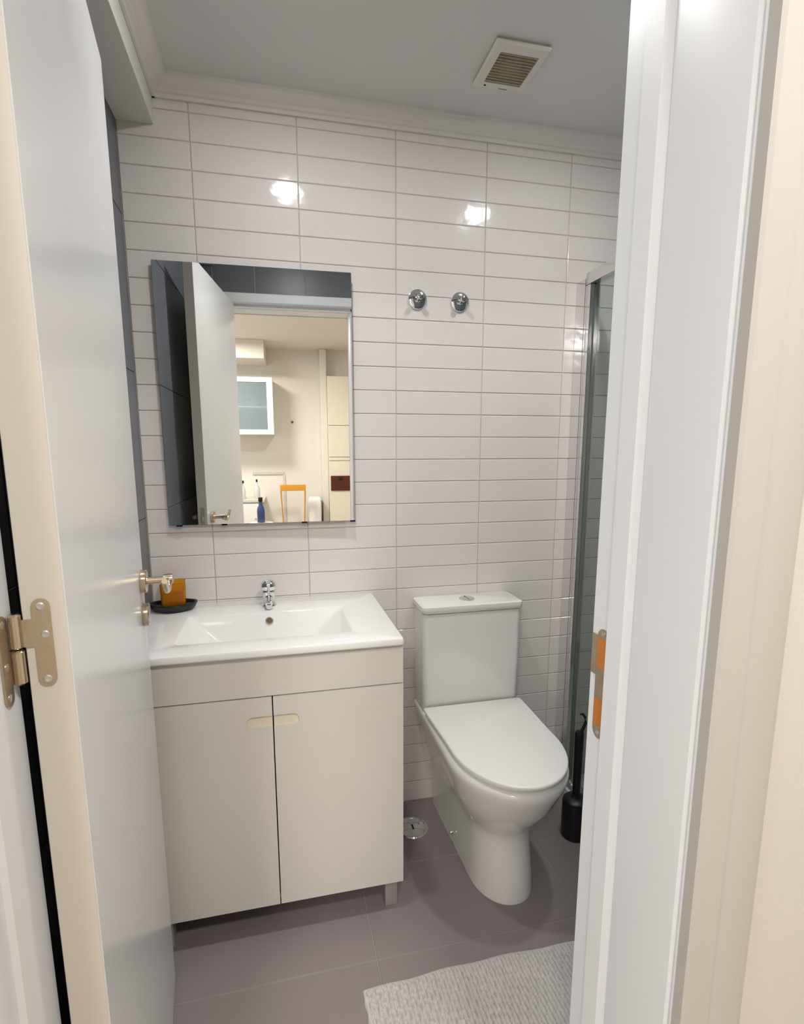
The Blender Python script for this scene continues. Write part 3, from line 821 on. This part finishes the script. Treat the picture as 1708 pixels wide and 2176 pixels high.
ct = thing('kitchen_counter', 'white kitchen counter with pale worktop, reflected low in the mirror', 'counter', (-.2, FW, 0))
kp(ct, 'carcass', bx(-.9, .08, FW+.002, FW+.36, .0, .862), M_KWHITE)
kp(ct, 'worktop', bx(-.92, .13, FW+.002, FW+.385, .8625, .890, bev=.003), M_EDGE)
for x in (-.9, -.41):
    d = kp(ct, 'door', bx(x+.003, x+.485, FW+.3605, FW+.378, .02, .850, bev=.002), M_KWHITE)
    obj('knob', lat([(.006, 0), (.006, .012), (.011, .018), (.008, .024)], 14, Matrix.Translation((x+.45, FW+.378, .70)) @ Matrix.Rotation(-PI/2, 4, 'X')), M_CHROME, d)
def kbottle(x, y, h, capw, label):
    t = thing('bottle', label, 'bottle', (x, y, .8903), group='pale bottles on the kitchen counter')
    obj('body', lat([(.028, 0), (.030, .004), (.030, h*.55), (.012, h*.72), (.010, h*.86)], 24), M_CLEAR, t)
    obj('cap', lat([(capw, h*.862), (capw, h*.99), (capw*.8, h)], 20), M_BLACK, t)
kbottle(-.085, FW+.30, .185, .018, 'wide-capped pale bottle on the kitchen counter')
kbottle(.055, FW+.28, .195, .009, 'slim-capped pale bottle on the kitchen counter')
st = thing('stool', 'cream stool carrying the blue bottle beside the kitchen counter', 'stool', (.083, -3.32, 0))
obj('seat', lat([(.10, .672), (.11, .676), (.11, .698), (.104, .702)], 30), M_KCREAM, st)
for k in range(4):
    a = PI/4+k*PI/2
    bm = bmesh.new(); tube(bm, [(.075*math.cos(a), .075*math.sin(a), .6715), (.115*math.cos(a), .115*math.sin(a), 0)], [.012, .010], 10); obj('leg', bm, M_KCREAM, st)
bb = thing('bottle', 'blue glass bottle with a dark neck in front of the kitchen counter', 'bottle', (.083, -3.32, .7022))
obj('glass', lat([(.034, 0), (.036, .004), (.036, .110), (.032, .135), (.019, .160), (.017, .195)], 28), M_BLUEG, bb)
obj('neck_cap', lat([(.018, .1955), (.020, .20), (.020, .232), (.017, .236)], 24), M_BLACK, bb)
ch = thing('chair', 'chair with an orange wooden top rail, reflected low in the mirror', 'chair', (.40, -3.70, 0))
obj('top_rail', bx(-.128, .128, -.012, .010, .968, 1.030, bev=.006), M_ORANGE, ch)
for s in (-1, 1):
    bm = bmesh.new(); tube(bm, [(s*.120, 0, .9675), (s*.105, .01, .60), (s*.115, -.03, 0)], [.009, .009, .009], 10); obj('back_post', bm, M_ORANGE, ch)
    bm = bmesh.new(); tube(bm, [(s*.130, .30, .449), (s*.140, .33, 0)], [.011, .010], 10); obj('leg', bm, M_ORANGE, ch)
obj('seat', bx(-.150, .150, .022, .34, .450, .475, bev=.008), M_KCREAM, ch)
bn = thing('waste_bin', 'narrow white bin with a black rear edge beside the orange chair', 'bin', (.630, FW+.12, 0))
bm = bmesh.new(); loft(bm, [rrect(0, 0, .055, .075, .02, 0, 6), rrect(0, 0, .068, .085, .02, .80, 6), rrect(0, 0, .068, .085, .02, .86, 6), rrect(0, 0, .055, .07, .02, .885, 6)])
obj('body', bm, M_KWHITE, bn)
obj('edge_strip', bx(.0685, .0745, -.06, .06, .02, .85, bev=.002), M_BLACK, bn)
tc = thing('tall_cupboard', 'tall cream cupboard with panel joints at the mirror right edge', 'cupboard', (1.05, FW, 0))
for a, b in ((.02, 1.262), (1.268, 1.300), (1.306, 1.625), (1.631, 2.12)):
    kp(tc, 'panel', bx(.7915, 1.32, FW+.1515, FW+.168, a, b, bev=.002), M_KCREAM)
kp(tc, 'carcass', bx(.7905, 1.325, FW+.002, FW+.150, 0, 2.125), M_KCREAM)
bo = thing('wooden_plaque', 'dark brown wooden plaque fixed to the tall cream cupboard', 'plaque', (.905, FW+.1685, 1.03))
obj('board', bx(-.105, .105, .0002, .012, -.078, .078, bev=.003), M_BROWN, bo)
obj('inlay', bx(-.020, .020, .0121, .0145, .030, .062, bev=.001), M_BLACK, bo)
kn = thing('coat_hook', 'small grey hook on the kitchen wall beside the glass cabinet', 'hook', (.426, FW, 1.667))
obj('peg', lat([(.012, .0003), (.014, .003), (.008, .008), (.010, .018), (.006, .022)], 20, Matrix.Rotation(-PI/2, 4, 'X')), M_RUBBER, kn)

# the kitchen fittings stand a little further to the left
for r in (cab, bw, ct, st, bb, ch, bn, tc, bo, kn):
    r.location.x -= .165*(abs(r.location.y)/4.0)
for o in list(COL.objects):
    if o.parent is None and (o.name in ('trim_4', 'trim_5', 'trim_6') or (o.name.startswith('bottle') and o is not bb)):
        o.location.x -= .165
